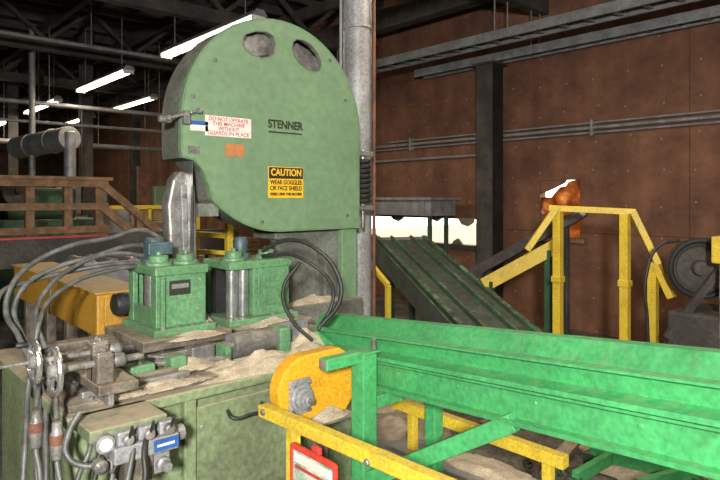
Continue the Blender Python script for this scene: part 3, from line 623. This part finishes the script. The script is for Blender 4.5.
a=at(18,148,10.5); b=at(70,138,9.6); cyl('exhaust_duct','gsteel',a,b,.19,n=28)
for t in(.3,.7): ring('duct_band','steel',a.lerp(b,t),b-a,.195,.012)
lathe('duct_drop','gsteel',(b.x,b.y,1.3),(0,0,1),[(.09,0),(.09,1.4),(.05,1.42)],n=20); c=at(32,150,10.2); cyl('duct_riser','gsteel',(c.x,c.y,1.3),(c.x,c.y,4.6),.05)
for k in range(7): bx('board_stack','lumber',3.5+.03*(k%2),4.55,9.45,10.5,1.25+k*.035,1.28+k*.035)
G('roller_conveyor',(2,6,0))
bx('frame_side','beam',.9,3.4,5.75,5.80,1.05,1.32); bx('frame_side','beam',.9,3.4,6.4,6.45,1.05,1.25); 
bx('red_edge','red',.9,2.0,5.745,5.75,1.295,1.31,bev=0)
for k in range(14): cyl('roller','steel',(1.0+k*.18,5.8,1.24),(1.0+k*.18,6.4,1.24),.05,n=14)
for x in(1.0,2.2,3.3): bx('leg','beam',x,x+.07,5.75,5.82,0,1.05); bx('leg','beam',x,x+.07,6.38,6.45,0,1.05)
G('roller_conveyor.001',(2,4.9,0))
bx('frame_side','gsteel',1.5,2.5,4.8,4.85,.9,1.15); bx('bed','steel',1.5,2.5,4.85,5.4,1.08,1.1)
for k in range(6): cyl('roller','steel',(1.58+k*.16,4.86,1.13),(1.58+k*.16,5.4,1.13),.04,n=14)
for x in(1.55,2.4): bx('leg','beam',x,x+.07,4.8,4.88,0,.9); bx('leg','beam',x,x+.07,5.3,5.37,0,1.08)
for i,(u,d) in enumerate(((86,12),(12,13.5),(135,16))):
    p=at(u,198,d); G('steel_column.%03d'%(i+1),(p.x,p.y,0)); bx('web','beam',p.x-.09,p.x+.09,p.y-.02,p.y+.02,0,5); bx('flange_a','beam',p.x-.1,p.x+.1,p.y-.12,p.y-.1,0,5); bx('flange_b','beam',p.x-.1,p.x+.1,p.y+.1,p.y+.12,0,5)
G('handrail.001',at(213,240,4.6))
a=at(196,234,4.6); b=at(232,236,4.5); beam('top_rail','yellow',a,b,.04,.04); beam('mid_rail','yellow',a+V(0,0,-.13),b+V(0,0,-.13),.03,.03)
p=at(229,222,4.5); bx('post','yellow',p.x-.025,p.x+.025,p.y-.025,p.y+.025,0,p.z); bx('post','yellow',a.x-.02,a.x+.02,a.y-.02,a.y+.02,0,a.z)
G('saw_bench',(4.5,13,0))
bx('body','dgreen',3.3,4.9,12.4,13.6,0,1.3,bev=.03); bx('hood','gsteel',3.6,4.4,12.6,13.4,1.3,2.0,bev=.05); bx('panel','hgreen',5.2,5.6,12.2,12.5,0,1.9,bev=.02)
bx('tool_board','rust',4.9,5.2,12.3,12.4,0,2.3,bev=.01)
G('lumber_stack',(6,12,0))
for k in range(8): bx('board_layer','lumber',5.7,6.7,10.5,13.5,.12+k*.09,.20+k*.09,bev=.006); bx('sticker','plank',5.75,6.65,10.8,10.84,.08+k*.09,.12+k*.09,bev=0); bx('sticker','plank',5.75,6.65,13.1,13.14,.08+k*.09,.12+k*.09,bev=0)
for y in(10.8,13.1): bx('bearer','plank',5.7,6.7,y,y+.1,0,.12)

# ================================================================= LIGHT
w=bpy.data.worlds.new('World'); bpy.context.scene.world=w; w.use_nodes=True
bg=w.node_tree.nodes['Background']; bg.inputs[0].default_value=(1,.95,.84,1); bg.inputs[1].default_value=4.5
def area(nm,loc,tgt,size,e,col=(1,1,1)):
    l=bpy.data.lights.new(nm,'AREA'); l.size=size; l.energy=e; l.color=col; o=bpy.data.objects.new(nm,l); bpy.context.collection.objects.link(o); o.location=loc
    o.rotation_euler=(Vector(tgt)-Vector(loc)).to_track_quat('-Z','Y').to_euler(); return o
area('camera_flash',(-1.1,-1.1,2.25),(2.2,2.6,1.4),.3,390,(1,.97,.92))
s=bpy.data.lights.new('sun','SUN'); s.energy=6; s.color=(1,.78,.5); s.angle=.01; so=bpy.data.objects.new('sun',s); bpy.context.collection.objects.link(so); so.location=(12,6,6); so.rotation_euler=(V(-1,-.15,-.35)).to_track_quat('-Z','Y').to_euler()

cam=bpy.data.cameras.new('camera'); co=bpy.data.objects.new('camera',cam); bpy.context.collection.objects.link(co)
cam.sensor_width=36; cam.lens=30; cam.shift_y=-42/720; cam.clip_start=.05
co.location=(0,0,CH); co.rotation_euler=(math.pi/2,0,-math.radians(42)); bpy.context.scene.camera=co
bpy.context.scene.view_settings.view_transform='Standard'
